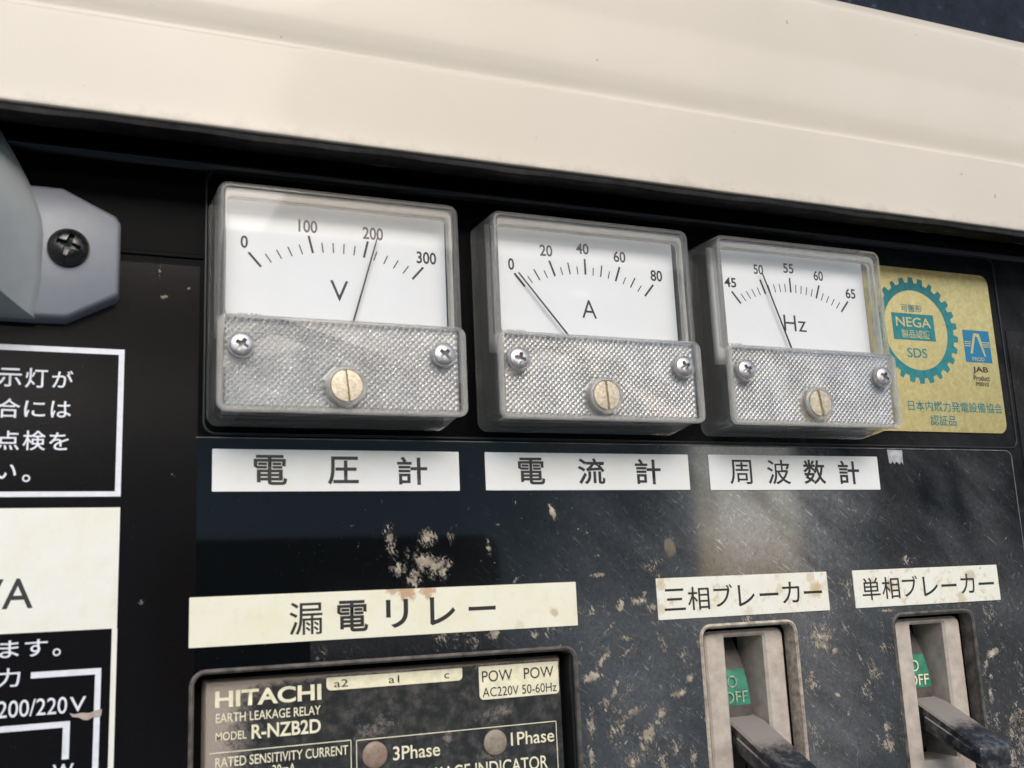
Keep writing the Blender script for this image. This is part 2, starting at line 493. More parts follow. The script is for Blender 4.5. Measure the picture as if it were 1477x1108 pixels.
# screw heads: a round height field with a real recess
_screw_cache = {}
def screw_head(name, x, z, d0, R, dome, mat, parent, kind='cross', rot=0.0, depth=1.2, slot=.42, rings=26, seg=96):
    key = (kind, R, dome, depth, slot, mat.name)
    if key not in _screw_cache:
        vs_, fs = [], []
        def h(r, a):
            u = r / R
            base = dome * (1 - u ** 3.2) if kind != 'slot' else dome * (1 - .12 * u * u)
            X, Z = r * math.cos(a), r * math.sin(a)
            if kind == 'cross':
                w = slot * (1 - .35 * r / (R * .62))
                ins = (abs(X) < w and abs(Z) < R * .58) or (abs(Z) < w and abs(X) < R * .58) or r < slot * 1.35
            else:
                ins = abs(X) < slot
            return base - (depth * (1 - .35 * min(1, r / (R * .6))) if ins else 0) if kind == 'cross' else base - (depth if ins else 0)
        vs_.append((0, h(0, 0), 0))
        for j in range(1, rings + 1):
            r = R * j / rings
            for i in range(seg):
                a = 2 * math.pi * i / seg
                vs_.append((r * math.cos(a), h(r, a), r * math.sin(a)))
        for i in range(seg):
            vs_.append((R * math.cos(2 * math.pi * i / seg), -1.4, R * math.sin(2 * math.pi * i / seg)))
        for i in range(seg):
            fs.append((0, 1 + i, 1 + (i + 1) % seg))
        for j in range(rings):
            for i in range(seg):
                i2 = (i + 1) % seg
                fs.append((1 + j * seg + i, 1 + j * seg + i2, 1 + (j + 1) * seg + i2, 1 + (j + 1) * seg + i))
        me = bpy.data.meshes.new(name)
        me.from_pydata([P(*v) for v in vs_], [], fs)
        bm = bmesh.new(); bm.from_mesh(me); bmesh.ops.recalc_face_normals(bm, faces=bm.faces); bm.to_mesh(me); bm.free()
        me.materials.append(mat)
        me.polygons.foreach_set('use_smooth', [True] * len(me.polygons))
        me.set_sharp_from_angle(angle=math.radians(40))
        _screw_cache[key] = me
    o = bpy.data.objects.new(name, _screw_cache[key])
    place(o, parent)
    o.location = Vector(P(x, d0, z)) - world_of(parent)
    o.rotation_euler = (0, math.radians(rot), 0)
    return o

# ------------------------------------------------------------------ numpy noise for dust, painted reflection and mud maps
def vnoise(x, z, scale, seed):
    r = np.random.default_rng(seed)
    N = 256
    g = r.random((N, N))
    u, v = x / scale, z / scale
    iu, iv = np.floor(u).astype(int), np.floor(v).astype(int)
    fu, fv = u - iu, v - iv
    fu = fu * fu * (3 - 2 * fu); fv = fv * fv * (3 - 2 * fv)
    a = g[iu % N, iv % N]; b = g[(iu + 1) % N, iv % N]; c = g[iu % N, (iv + 1) % N]; e = g[(iu + 1) % N, (iv + 1) % N]
    return (a * (1 - fu) + b * fu) * (1 - fv) + (c * (1 - fu) + e * fu) * fv
def fbm(x, z, scale, seed, oct=5, rough=.55):
    s = 0; amp = 1; tot = 0
    for k in range(oct):
        s = s + amp * vnoise(x + 13.7 * k, z - 7.3 * k, scale / 2 ** k, seed + k); tot += amp; amp *= rough
    return s / tot
def blob(x, z, cx, cz, sx, sz, rot=0):
    a = math.radians(rot); dx, dz = x - cx, z - cz
    u = dx * math.cos(a) + dz * math.sin(a); v = -dx * math.sin(a) + dz * math.cos(a)
    return np.exp(-(u / sx) ** 2 - (v / sz) ** 2)
MUD = [  # cx, cz, sx, sz, rot, amount
    (20.4, 77.0, .28, 2.6, 5, .8), (21.4, 71.6, .8, .45, 0, .8), (27, 74, .4, .4, 0, .7), (24, 30, .3, .9, 40, .6), (18, 2, 1.0, .5, 50, .5),
    (75, 14, 1.6, 4.5, 10, .62), (77, 7, 2.6, 1.8, -30, .55), (84.5, 14.5, 2.4, 2.2, 20, .66), (83.5, 9, 3.0, 2.4, -20, .72),
    (87, 7.5, 3.2, 3.0, 10, .66), (80.5, 4.8, 2.2, 2.6, 40, .62), (90.5, 15, 1.0, 2.2, 0, .40), (79, 10, 1.1, 3, 0, .35),
    (118.5, 21, .8, 2.2, 25, .55), (119.3, 19.5, .9, 1.1, 0, .55), (101, -9.3, 2.0, 1.5, 0, .60), (93, -9.0, 2.5, 1.4, 0, .28), (112, -10.2, 1.2, .9, 0, .45),
    (131, 4, 2.4, .6, 0, .55), (127.5, 15.5, 2.2, .5, -20, .35), (136.8, -4.3, 2.2, 1.2, 60, .52), (142.4, -3.2, 3.0, 1.0, 5, .56), (147, -4.8, 1.2, .9, 0, .5),
    (133, -10, 3.2, .6, 40, .40), (138, -12.5, 3.6, .7, -10, .40), (131, -17.5, 3.6, 1.0, 45, .50), (127.5, -21.5, 3, 1.4, 10, .62), (138, -16, 3, .6, 30, .42),
    (100.5, 12, .8, 2.4, 10, .32), (108, 3.8, 2.2, .5, 30, .34), (131, 9, 1.6, .4, 15, .34), (134, -25, 3.5, .7, 65, .5), (149, -14, 1.2, 3.0, 20, .36), (156, -44, 1.2, 3.2, 0, .5), (126, -41, 1.0, 3.0, 10, .55), (153, -27.5, 2.8, 1.1, 15, .62), (156.5, -24, 1.6, .9, 50, .5), (139, -31, 5, 1.2, 20, .46), (143, -37, 3.0, 2.2, 60, .62), (134, -35, 4, 2.2, 40, .42),
    (138, -43, 3.5, 2.0, 10, .5), (147, -33, 2.0, 3.5, -10, .42), (131, -29, 2.5, 2.5, 0, .40), (126.5, -33, 1.5, 5, 0, .35), (151, -41, 2.5, 3, 0, .35),
    (205, -20, 1.2, .9, 45, .52), (205, -32, .7, 2.2, 60, .50), (198, -20.5, 1.6, .7, -20, .45), (214, -22, .6, 3.4, 25, .46), (210, -14, .6, 3, 30, .46), (219, -26, 1.6, 1.0, 30, .45),
    (221, -42, 1.6, 1.3, 0, .60), (217, -44, .8, .6, 0, .45), (208, -37, .6, 1.5, 0, .36), (215.5, -33, .8, 1.8, 10, .36), (203, -8, 1.0, 2.5, 30, .32),
    (265.5, -24, 2.2, 1.3, 20, .70), (262, -27, 1.0, 4.5, -25, .45), (262.5, -36, .9, 2.4, 0, .55), (264, -42, 1.2, 1.0, 0, .5), (263.5, -31, 1.0, 1.0, 0, .5),
    (266, -12, 3.5, .5, -35, .42), (271, -16, 2.5, .4, -30, .36), (236, 5, 5.0, 2.2, 0, .26), (226, -9.5, 3, .5, 0, .6), (144.5, -1.2, 1.1, .35, 0, .7),
]
def dirt_maps(x, z):
    lower = 1 / (1 + np.exp((z - 8 + .05 * (x - 150)) / 7))           # more dirt towards the bottom
    rightm = 1 / (1 + np.exp(-(x - 118) / 10))
    relay_zone = np.exp(-((z + 8) / 7) ** 2) * (x > 55)
    fleck = fbm(x + .4 * z, z - .2 * x, 7.5, 40, 6, .62)
    mud = np.clip((fleck - .47) * 1.9, 0, 1) * lower * (rightm * .95 + relay_zone * .7 * (1 - rightm))
    for cx, cz, sx, sz, ro, am in MUD:
        am *= .84 if cx < 95 else 1.15
        wob = .65 + .9 * fbm(x, z, 1.6, 77, 3)
        mud = np.maximum(mud, am * blob(x, z, cx, cz, sx, sz, ro) * wob)
    # thin scratches and brushed streaks of dried dirt
    r = np.random.default_rng(5)
    for k in range(420):
        cx, cz = r.uniform(118, 285), r.uniform(-60, 30)
        if r.random() > 1.15 - (cz + 60) / 110: continue
        mud = np.maximum(mud, r.uniform(.24, .46) * blob(x, z, cx, cz, r.uniform(.4, 2.6), r.uniform(.15, .42), r.uniform(20, 160)))
    for k in range(70):
        cx, cz = r.uniform(60, 122), r.uniform(-13, 24)
        mud = np.maximum(mud, r.uniform(.25, .40) * blob(x, z, cx, cz, r.uniform(.3, 1.4), r.uniform(.12, .3), r.uniform(0, 180)))
    # greyish swirled dust, with the pale reflection right of the ammeter label painted in
    u = (x * .80 - z * .60); v = (x * .60 + z * .80)
    sw = fbm(u / 3.2, v, 6, 90, 5, .6); sw2 = fbm(x, z, 20, 60, 5, .55)
    film_glare = .13 * rightm + 1.5 * blob(x, z, 187, 22, 24, 20, 0) + .40 * blob(x, z, 200, -35, 16, 26, 0) + .30 * blob(x, z, 140, -30, 16, 18, 0) + .25 * blob(x, z, 262, 22, 16, 14, 0)
    dust = film_glare * (.25 + 1.2 * np.clip(sw - .25, 0, 1) + .8 * np.clip(sw2 - .4, 0, 1))  # dust and the painted reflection in one map
    dust *= 1 - .8 * np.clip(blob(x, z, 246, 25, 5, 7, 0) + blob(x, z, 259, 22, 3.5, 12, 10) + blob(x, z, 184, 24, 3, 12, 50) * .8, 0, 1)
    dust += .18 * lower * rightm + .10 * relay_zone
    dust = np.where(z > 39, dust * np.clip((x - 150) / 140, 0, .8), dust)
    return np.clip(dust, 0, 1), np.clip(mud, 0, 1)

def in_rr(x, z, b, r):
    x0, x1, z0, z1 = b
    qx = np.maximum(np.maximum(x0 + r - x, x - (x1 - r)), 0); qz = np.maximum(np.maximum(z0 + r - z, z - (z1 - r)), 0)
    return (qx ** 2 + qz ** 2 <= r * r) & (x > x0) & (x < x1) & (z > z0) & (z < z1)
def grid_sheet(name, box, step, d, holes, mat, parent, maps=True, relief=None, drop=1.0, corner=0):
    """a sheet as a fine grid with its dust, painted reflection and mud baked on the vertices; holes are cut out; its rim turns down"""
    x0, x1, z0, z1 = box
    nx, nz = int((x1 - x0) / step), int((z1 - z0) / step)
    xs, zs = np.linspace(x0, x1, nx + 1), np.linspace(z0, z1, nz + 1)
    X, Z = np.meshgrid(xs, zs)
    D = np.full_like(X, d)
    if relief is not None: D = D + relief(X, Z)
    keep = np.ones((nz, nx), bool)
    cx, cz = (xs[:-1] + xs[1:]) / 2, (zs[:-1] + zs[1:]) / 2
    CXm, CZm = np.meshgrid(cx, cz)
    for h in holes: keep &= ~in_rr(CXm, CZm, h, 2.5)
    if corner: keep &= in_rr(CXm, CZm, (x0, x1, z0 - 50, z1), corner)
    idx = np.arange((nx + 1) * (nz + 1)).reshape(nz + 1, nx + 1)
    q = np.stack([idx[:-1, :-1], idx[:-1, 1:], idx[1:, 1:], idx[1:, :-1]], -1)[keep]
    co = np.stack([X * S, -D * S, Z * S], -1).reshape(-1, 3)
    faces = q
    # rim
    rim = np.concatenate([idx[0, :], idx[1:, -1], idx[-1, -2::-1], idx[-2:0:-1, 0]])
    base = len(co)
    rc = co[rim].copy(); rc[:, 1] += drop * S
    if not corner:
        co = np.vstack([co, rc]); n = len(rim)
        a = np.arange(n); b = (a + 1) % n
        faces = np.vstack([q, np.stack([rim[b], rim[a], base + a, base + b], 1)])
    off = world_of(parent)
    co = co - np.array(off)
    me = bpy.data.meshes.new(name)
    me.vertices.add(len(co)); me.vertices.foreach_set('co', co.ravel())
    me.loops.add(faces.size); me.loops.foreach_set('vertex_index', faces.ravel().astype(np.int32))
    me.polygons.add(len(faces)); me.polygons.foreach_set('loop_start', (np.arange(len(faces)) * 4).astype(np.int32))
    me.update(calc_edges=True); me.validate()
    if maps:
        du, mu = dirt_maps(X, Z)
        for nm, arr in (('dust', du), ('mud', mu)):  # 'dust' holds the painted reflection too
            at = me.attributes.new(nm, 'FLOAT', 'POINT')
            full = np.zeros(len(co)); full[:X.size] = arr.ravel()
            at.data.foreach_set('value', full)
    me.materials.append(mat)
    me.polygons.foreach_set('use_smooth', [True] * len(me.polygons))
    me.set_sharp_from_angle(angle=math.radians(50))
    o = bpy.data.objects.new(name, me)
    place(o, parent)
    return o

# ================================================================== the setting
g = mesh('ground', [(-60000, -40, -1200), (60000, -40, -1200), (60000, 60000, -1200), (-60000, 60000, -1200)], [(0, 1, 2, 3)], M_GROUND)
g['kind'] = 'structure'

# unseen wall and posts, added behind the camera to shape the panel's reflections
def unseen_piece(name, x0, x1, z0, z1, y, mat):
    o = mesh(name, [(x0, y, z0), (x1, y, z0), (x1, y, z1), (x0, y, z1), (x0, y + 200, z0), (x1, y + 200, z0), (x1, y + 200, z1), (x0, y + 200, z1)],
             [(0, 1, 2, 3), (4, 5, 6, 7), (0, 1, 5, 4), (1, 2, 6, 5), (2, 3, 7, 6), (3, 0, 4, 7)], mat)
    o['kind'] = 'structure'
    return o
M_W1 = simple('unseen_wall_pale', (.72, .82, .84), .7, var=.12, scale=2)
M_W2 = simple('unseen_eave_dark', (.012, .012, .014), .7)
M_W3 = simple('unseen_post_pale', (.75, .76, .77), .7, var=.15, scale=3)
M_W4 = simple('unseen_wall_dark', (.16, .175, .18), .7, var=.3, scale=4)
unseen_piece('unseen_wall', -5200, 2387, -1200, 640, 3400, M_W1)
unseen_piece('unseen_wall', 3040, 9000, -1200, 640, 3400, M_W4)
unseen_piece('unseen_post', 3165, 3235, -1200, 560, 3340, M_W3)
unseen_piece('unseen_post', 2105, 2200, -1200, 600, 3340, M_W3)
# added unseen eave that darkens the reflections; openings let them show sky
unseen_piece('unseen_eave', -5200, 1740, 765, 1230, 3200, M_W2)
unseen_piece('unseen_eave', 1740, 1930, 765, 1090, 3200, M_W2)
unseen_piece('unseen_eave', 1740, 1930, 1178, 1230, 3200, M_W2)
unseen_piece('unseen_eave', 1930, 3010, 765, 1230, 3200, M_W2)
unseen_piece('unseen_eave', 3010, 3045, 765, 940, 3200, M_W2)
unseen_piece('unseen_eave', 3010, 3045, 1190, 1230, 3200, M_W2)
unseen_piece('unseen_eave', 3045, 9000, 765, 1230, 3200, M_W2)
M_RIM = simple('phone_rim', (.35, .36, .37), .3, metal=.8)
ph = thing('phone', 'dark phone mirrored in the glossy panel above the long relay label', 'phone', 120, 252, -20)
slab('phone_body', 42, 205, -55, 30, 252, 260, simple('phone_black', (.006, .006, .007), .3), ph, r=9, bev=1.2)
ring_frame('phone_rim', (41.2, 205.8, -55.8, 30.8), (42.1, 204.9, -54.9, 29.9), 9.8, 8.9, 251.5, 259, M_RIM, ph, bev=.3)

# ================================================================== control panel
RELAY_CUT = (29.4, 122.6, -110, -14.4)
BR_CUT = [(161.6, 191.8, -74, -11.3), (228.2, 258.3, -74, -11.3)]
HOLES = [RELAY_CUT] + BR_CUT
panel = thing('control_panel', 'black generator control panel carrying the meters, relay and breakers', 'control panel', 0, 0, -80)
grid_sheet('panel_face', (-70, 345, -95, 108), 1.0, 0, HOLES, M_PANEL, panel)
def sheet_relief(x, z):
    w = .16 * (fbm(x, z, 70, 3, 1) - .5)
    return w + .12 * np.exp(-(((x - 151) ** 2 + (z - 10.6) ** 2) / 6.0))
grid_sheet('overlay_sheet', (29.4, 284.0, -94, 38.5), .5, .35, HOLES, M_SHEET, panel, relief=sheet_relief)
grid_sheet('notice_sheet', (-69, 29.4, -94, 79.6), .5, .35, [], M_LSHEET, panel)
grid_sheet('right_sheet', (289.5, 344, -94, 79), 1.0, .35, [], M_LSHEET, panel)
# pale edge of the overlay, dark lip of the meter recess
M_EDGE = simple('pale_edge', (.16, .155, .15), .4, var=.6, scale=200)
_o = [(284.2 - 2.6 + 2.6 * math.cos(a_k), 36.15 + 2.6 * math.sin(a_k)) for a_k in [math.radians(9 * k) for k in range(11)]]
_i = [(284.2 - 2.6 + 2.38 * math.cos(a_k), 36.15 + 2.38 * math.sin(a_k)) for a_k in [math.radians(9 * k) for k in range(10, -1, -1)]]
flat('sheet_edge', [[(284.2, 5.0)] + _o + [(29.0, 38.75), (29.0, 38.55)] + _i + [(283.98, 5.0)]], .1, M_EDGE, panel, .48)
ring_frame('recess_lip', (30.4, 288, 39.3, 104.5), (31.0, 287.4, 39.9, 103.9), 3, 2.6, -.2, .45, M_DARK, panel, bev=.15)
slab('raised_rib', -69, 30.2, 81.5, 82.6, -.2, .55, M_PANEL, panel, r=.3)
# top flange of the panel, rolled forwards under the hood
prof = [(-.3, 103.9), (.5, 104.4), (1.1, 105.0), (1.25, 105.6), (.9, 106.3), (-.2, 106.8), (-5, 107.0), (-6, 108), (-6, 112), (-4, 113), (21.5, 113.2)]
vs_, fs = [], []
for d, z in prof: vs_ += [(-90, d, z), (400, d, z)]
for j in range(len(prof) - 1): fs.append((2 * j, 2 * j + 1, 2 * j + 3, 2 * j + 2))
mesh('top_flange', vs_, fs, simple('flange_black', (.008, .008, .009), .3), panel, smooth=True)

# rims pressed round the cutouts
def cut_rim(box, parent, mat=M_LIP):
    x0, x1, z0, z1 = box
    return ring_frame('cutout_rim', (x0 - 1.1, x1 + 1.1, z0 - 1.1, z1 + 1.1), (x0, x1, z0, z1), 3.6, 2.4, -14, .9, mat, parent, bev=.45)

# ================================================================== cream housing above
hood = thing('generator_hood', 'cream painted steel hood edge running above the black control panel', 'hood', 0, 22, 106)
# section of the pressed sheet, d outwards and z upwards
sec = [(12, 105.6), (20.8, 105.5), (21.8, 105.55), (22.25, 105.9), (22.2, 106.6), (22.1, 108), (22.4, 115), (22.8, 123), (22.95, 126.6), (23.0, 127.2), (22.98, 127.5), (22.8, 127.75), (22.5, 128.0),
       (22.4, 128.6), (22.55, 129.8), (22.95, 131.6), (23.4, 134), (23.75, 138), (23.9, 144), (23.95, 149), (24.0, 151), (24.25, 153), (24.8, 159), (25.3, 165), (25.5, 167.4), (25.4, 168.0), (25.0, 168.8), (24.0, 170.2), (22.2, 172.4), (20.4, 174.4), (18.6, 175.4), (2, 175.8)]
xs_ = [-120 + 12 * i for i in range(45)]
vs_, fs = [], []
for i, x in enumerate(xs_):
    for d, z in sec:
        vs_.append((x, d + .18 * math.sin(x * .021 + z * .03) + .10 * math.sin(x * .06), z + .12 * math.sin(x * .017)))
ns = len(sec)
for i in range(len(xs_) - 1):
    for j in range(ns - 1):
        fs.append((i * ns + j, (i + 1) * ns + j, (i + 1) * ns + j + 1, i * ns + j + 1))
ho = mesh('pressed_sheet', vs_, fs, M_CREAM, hood, smooth=True)
sub = ho.modifiers.new('s', 'SUBSURF'); sub.levels = 1; sub.render_levels = 1
# rubber gasket squeezed under the hood edge
gs = [(14, 105.4), (14, 104.6), (19.0, 103.7), (21.2, 103.4), (22.0, 103.8), (22.1, 104.5), (21.7, 105.2), (20.5, 105.45)]
vs_, fs = [], []
gx = [-120 + 5 * i for i in range(106)]
for i, x in enumerate(gx):
    w = .18 * math.sin(x * .11) + .12 * math.sin(x * .29)
    for d, z in gs: vs_.append((x, d + (w if d > 17 else 0), z + (w * .6 if z < 105 else 0)))
ng = len(gs)
for i in range(len(gx) - 1):
    for j in range(ng - 1): fs.append((i * ng + j, (i + 1) * ng + j, (i + 1) * ng + j + 1, i * ng + j + 1))
mesh('rubber_gasket', vs_, fs, M_GASKET, hood, smooth=True)
# the dark sheet seen past the top right corner
dk = slab('weathered_cover', -150, 620, 150, 420, -30, -20, M_NAVY, None, r=4)
dk['label'] = 'dark navy weathered surface beyond the cream edge in the top right corner'; dk['category'] = 'cover'

# ================================================================== panel meters
def tick_pts(phi, long_):
    """tick along the ray from the pivot; phi in degrees from straight up; outer ends lie on a flatter arc"""
    px, pz, cz, R = 28.3, 57.2, 46.8, 41.0
    dx, dz = math.sin(math.radians(phi)), math.cos(math.radians(phi))
    k = pz - cz
    t = -k * dz + math.sqrt(k * k * dz * dz - k * k + R * R)
    l0 = t - 4.45
    l1 = l0 + long_
    return px + dx * l0, pz + dz * l0, px + dx * l1, pz + dz * l1
def needle(x0, z0, x1, z1, d, mat, parent):
    w0, w1 = .46, .30
    dx, dz = x1 - x0, z1 - z0; l = math.hypot(dx, dz); nx, nz = -dz / l / 2, dx / l / 2
    vs_ = []
    for dd in (d, d + .25):
        vs_ += [(x0 + nx * w0, dd, z0 + nz * w0), (x0 - nx * w0, dd, z0 - nz * w0), (x1 - nx * w1, dd, z1 - nz * w1), (x1 + nx * w1, dd, z1 + nz * w1)]
    return mesh('needle', vs_, [(0, 1, 2, 3), (4, 5, 6, 7), (0, 1, 5, 4), (1, 2, 6, 5), (2, 3, 7, 6), (3, 0, 4, 7)], mat, parent)
def meter(name, label, ox, ticks, numbers, unit, ubox, maker, nd_line, slot_rot, seed):
    t = thing(name, label, 'meter', ox + 28.3, 0, 68, 'square panel meters in a row')
    r = random.Random(seed)
    # black movement case behind the dial
    slab('movement_case', ox + 5, ox + 51.5, 46, 92, .5, 7.4, M_DARK, t, r=1, bev=.4)
    slab('dial_plate', ox + 1.4, ox + 55.9, 60.5, 94.6, 7.45, 7.9, M_DIAL, t, r=.3, bev=.05)
    dd = 7.92
    for phi, lg in ticks:
        x0, z0, x1, z1 = tick_pts(phi, lg)
        w = .56 if lg > 4 else (.38 if lg > 3 else .29)
        flat('scale_mark', [bar(ox + x0, z0, ox + x1, z1, w)], dd, M_DIALINK, t, .02)
    for s, cx, cz, w, h in numbers:
        text(s, (ox + cx - w / 2, ox + cx + w / 2, cz - h / 2, cz + h / 2), dd + .01, M_DIALINK, t, weight=.02, name='numeral')
    text(unit, (ox + ubox[0], ox + ubox[1], ubox[2], ubox[3]), dd + .01, M_DIALINK, t, weight=-.004, name='unit_letter')
    text(maker, (ox + 4.6, ox + 9.6, 65.9, 66.9), dd + .01, M_DIALINK, t, name='maker_code')
    needle(ox + nd_line[2], nd_line[3], ox + nd_line[0], nd_line[1], 9.0, M_NEEDLE, t)
    # moulded acrylic case: a wall all round, open inside
    def bx(e, f=0): return (ox - 1.2 - e, ox + 57.5 + e, 42.6 - e - f, 96.5 + e)
    n = 6
    def R_(b, r0): return rr(b[0], b[1], b[2], b[3], r0, n)
    rings = [(R_(bx(.3, 1.0), 2.6), .35), (R_(bx(.15, .5), 2.6), 7), (R_(bx(0), 2.6), 12.6), (R_(bx(-.12), 2.4), 13.9), (R_(bx(-.45), 2.1), 14.4), (R_(bx(-.8), 1.8), 14.55),
             (R_(bx(-1.3), 1.4), 14.55), (R_(bx(-1.5), 1.2), 14.3), (R_(bx(-1.5), 1.2), 13.4), (R_(bx(-1.4), 1.2), .35)]
    loft('acrylic_case', rings, M_ACRYL, t, loop=True)
    # clear front window over the dial
    slab('window', ox + .35, ox + 55.95, 64.2, 94.95, 13.5, 14.3, M_CLEAR, t, r=.9, bev=.1)
    # inner lip round the window: the thick clear step seen through the front
    ring_frame('window_step', (ox + .4, ox + 55.9, 64.0, 94.9), (ox + .9, ox + 55.1, 64.6, 93.1), 1.6, 1.4, 11.2, 13.3, M_FROST, t, bev=.2)
    # knurled silver plate: a real field of small pyramids
    p = 1.02; nx, nz = int(54.6 / p), int(21.4 / p)
    x0, z0 = ox + .9, 43.3
    vs_, fs = [], []
    def inb(x, z): return ox + .7 <= x <= ox + 56.0 and 43.1 <= z <= 64.3
    h = p * .5 * 1.4142
    ku = int(60 / h)
    q = p * 1.04
    for a in range(-2, int(110 / q) + 2):
        for b in range(-60, 60):
            cx = ox + .9 + (a + b) * q * .7071 * 1.0
            cz = 43.4 + (a - b) * q * .7071 * 1.0
            if not inb(cx, cz): continue
            if math.hypot(cx - ox - 27.7, cz - 48.7) < 4.9: continue
            e = q * .7071 * .97
            k = len(vs_)
            hh = .52 + r.uniform(-.05, .05)
            vs_ += [(cx - e, 14.0, cz), (cx, 14.0, cz - e), (cx + e, 14.0, cz), (cx, 14.0, cz + e), (cx + r.uniform(-.05, .05), 14.0 + hh, cz + r.uniform(-.05, .05))]
            fs += [(k, k + 1, k + 4), (k + 1, k + 2, k + 4), (k + 2, k + 3, k + 4), (k + 3, k, k + 4)]
    me = mesh('knurling', vs_, fs, M_KNURL, t, stuff=True)
    slab('silver_plate', ox + .6, ox + 56.1, 43.1, 64.3, 12.6, 13.98, M_KNURL, t, r=.6, bev=.1)
    # clear cover over the knurled plate, a touch proud of the window
    def cb(e): return (ox - 1.15 - e, ox + 57.75 + e, 42.4 - e, 64.45 + e * .3)
    loft('lower_cover', [(R_(cb(0), 2.2), 14.62), (R_(cb(0), 2.2), 15.3), (R_(cb(-.3), 2.0), 15.65), (R_(cb(-.7), 1.6), 15.75)], M_CLEAR, t)
    ring_frame('cover_rim', cb(.06), (ox + .3, ox + 56.35, 43.5, 64.0), 2.2, .8, 14.55, 15.8, M_FROST, t, bev=.28, n=6)
    # screws in their wells
    for sx in (4.0, 51.8):
        lathe('screw_well', [(3.1, 14.6), (3.1, 16.4), (2.9, 16.6), (2.65, 16.4), (2.65, 15.2)], ox + sx, 57.2, M_FROST, t, 32)
        screw_head('screw', ox + sx, 57.2, 16.6, 2.5, .5, M_STEEL, t, rot=r.uniform(-30, 60), depth=1.8, slot=.56)
    lathe('adjuster_collar', [(4.8, 14.1), (4.8, 16.5), (4.5, 16.75), (3.95, 16.8), (3.75, 16.4), (3.75, 15.0)], ox + 27.7, 48.7, M_FROST, t, 48)
    screw_head('zero_adjuster', ox + 27.7, 48.7, 16.2, 3.65, .75, M_BRASS, t, 'slot', rot=slot_rot, depth=.8, slot=.36)
    return t
def lin(a, b, n): return [a + (b - a) * i / n for i in range(n + 1)]
vt = [(p_, 4.45 if i % 5 == 0 else 2.5) for i, p_ in enumerate(lin(-41.5, 41.5, 15))]
vt = [(-41.3 + (p_ + 41.5) * 1.0, l_) for p_, l_ in vt]
meter('voltmeter', 'largest square meter marked V with its needle standing near 200', 32.7, vt,
      [('0', 5.8, 84.2, 1.7, 3.1), ('100', 20.9, 89.5, 4.6, 3.2), ('200', 37.1, 89.2, 5.2, 3.2), ('300', 50.9, 84.1, 5.2, 3.2)], 'V', (26.2, 30.7, 71.2, 76.4),
      'KY-501', (37.9, 87.9, 29.0, 57.5), -6, 1)
at_ = []
for i, p_ in enumerate(lin(-40.0, 40.0, 16)):
    at_.append((p_, 4.45 if i % 4 == 0 else (3.3 if i % 2 == 0 else 2.2)))
meter('ammeter', 'middle square meter marked A with its needle resting near 0', 100.25, at_,
      [('0', 6.6, 84.5, 1.7, 3.2), ('20', 16.9, 89.1, 3.7, 3.2), ('40', 27.8, 90.6, 3.8, 3.1), ('60', 39.1, 89.3, 3.7, 3.2), ('80', 50.4, 84.8, 3.7, 3.2)], 'A', (26.6, 31.0, 71.3, 76.3),
      'KY-502', (8.1, 82.0, 28.6, 57.5), -4, 2)
ht = [(p_, 4.45 if i % 5 == 0 else 2.5) for i, p_ in enumerate(lin(-39.8, 40.2, 20))]
meter('frequency_meter', 'square meter marked Hz beside the gold sticker, its needle near 50', 167.8, ht,
      [('45', 7.3, 84.8, 4.0, 2.9), ('50', 17.5, 89.5, 3.4, 3.0), ('55', 28.3, 90.7, 3.7, 3.0), ('60', 39.1, 89.3, 3.5, 3.1), ('65', 50.6, 84.6, 3.7, 3.1)], 'Hz', (24.8, 32.8, 71.6, 76.4),
      'KY-502', (17.9, 88.0, 28.8, 57.5), -8, 3)

# ================================================================== name labels
def name_label(label, box, mat, chars, weight=.017, group='name labels on the panel'):
    t = thing('name_label', label, 'label', (box[0] + box[1]) / 2, .4, (box[2] + box[3]) / 2, group)
    slab('label_strip', *box, .36, .62, mat, t, r=.25, bev=.04)
    for s, x0, x1, z0, z1 in chars:
        text(s, (x0, x1, z0, z1), .66, M_INK, t, .004 if s in '漏周' else (.008 if s == '波' else weight))
    return t
name_label('white label reading 電圧計 under the V meter', (32.7, 93.2, 26.1, 36.0), M_WHITE,
           [('電', 42.1, 49.9, 27.6, 34.7), ('圧', 59.6, 67.2, 27.7, 34.5), ('計', 76.9, 84.7, 27.6, 34.6)])
name_label('white label reading 電流計 under the A meter', (100.3, 161.1, 26.2, 36.0), M_WHITE,
           [('電', 109.4, 117.0, 27.7, 34.7), ('流', 126.6, 134.7, 27.7, 34.7), ('計', 144.0, 152.0, 27.7, 34.7)])
name_label('white label reading 周波数計 under the Hz meter', (167.8, 228.3, 26.1, 36.1), M_WHITE,
           [('周', 174.5, 182.1, 27.7, 34.7), ('波', 187.4, 195.5, 27.7, 34.8), ('数', 200.2, 208.2, 27.7, 34.9), ('計', 213.0, 220.8, 27.7, 34.8)])
name_label('long aged cream label reading 漏電リレー above the relay', (28.1, 124.2, -8.5, 2.5), M_CREAML,
           [('漏', 50.3, 58.0, -7.0, .4), ('電', 61.5, 68.9, -6.9, .3), ('リ', 73.3, 78.9, -6.6, .1), ('レ', 84.3, 90.9, -6.5, .2), ('ー', 94.4, 101.6, -3.5, -2.5)])
name_label('stained label reading 三相ブレーカー above the left breaker', (148.1, 204.9, -8.4, 2.5), M_STAINED,
           [('三', 150.2, 156.8, -6.1, -.4), ('相', 157.6, 164.5, -6.3, -.1), ('ブ', 165.9, 172.1, -5.8, .2), ('レ', 173.9, 179.4, -6.0, -.2), ('ー', 181.0, 187.4, -3.5, -2.7), ('カ', 188.7, 194.8, -5.8, .1), ('ー', 196.2, 202.6, -3.5, -2.7)], .004)
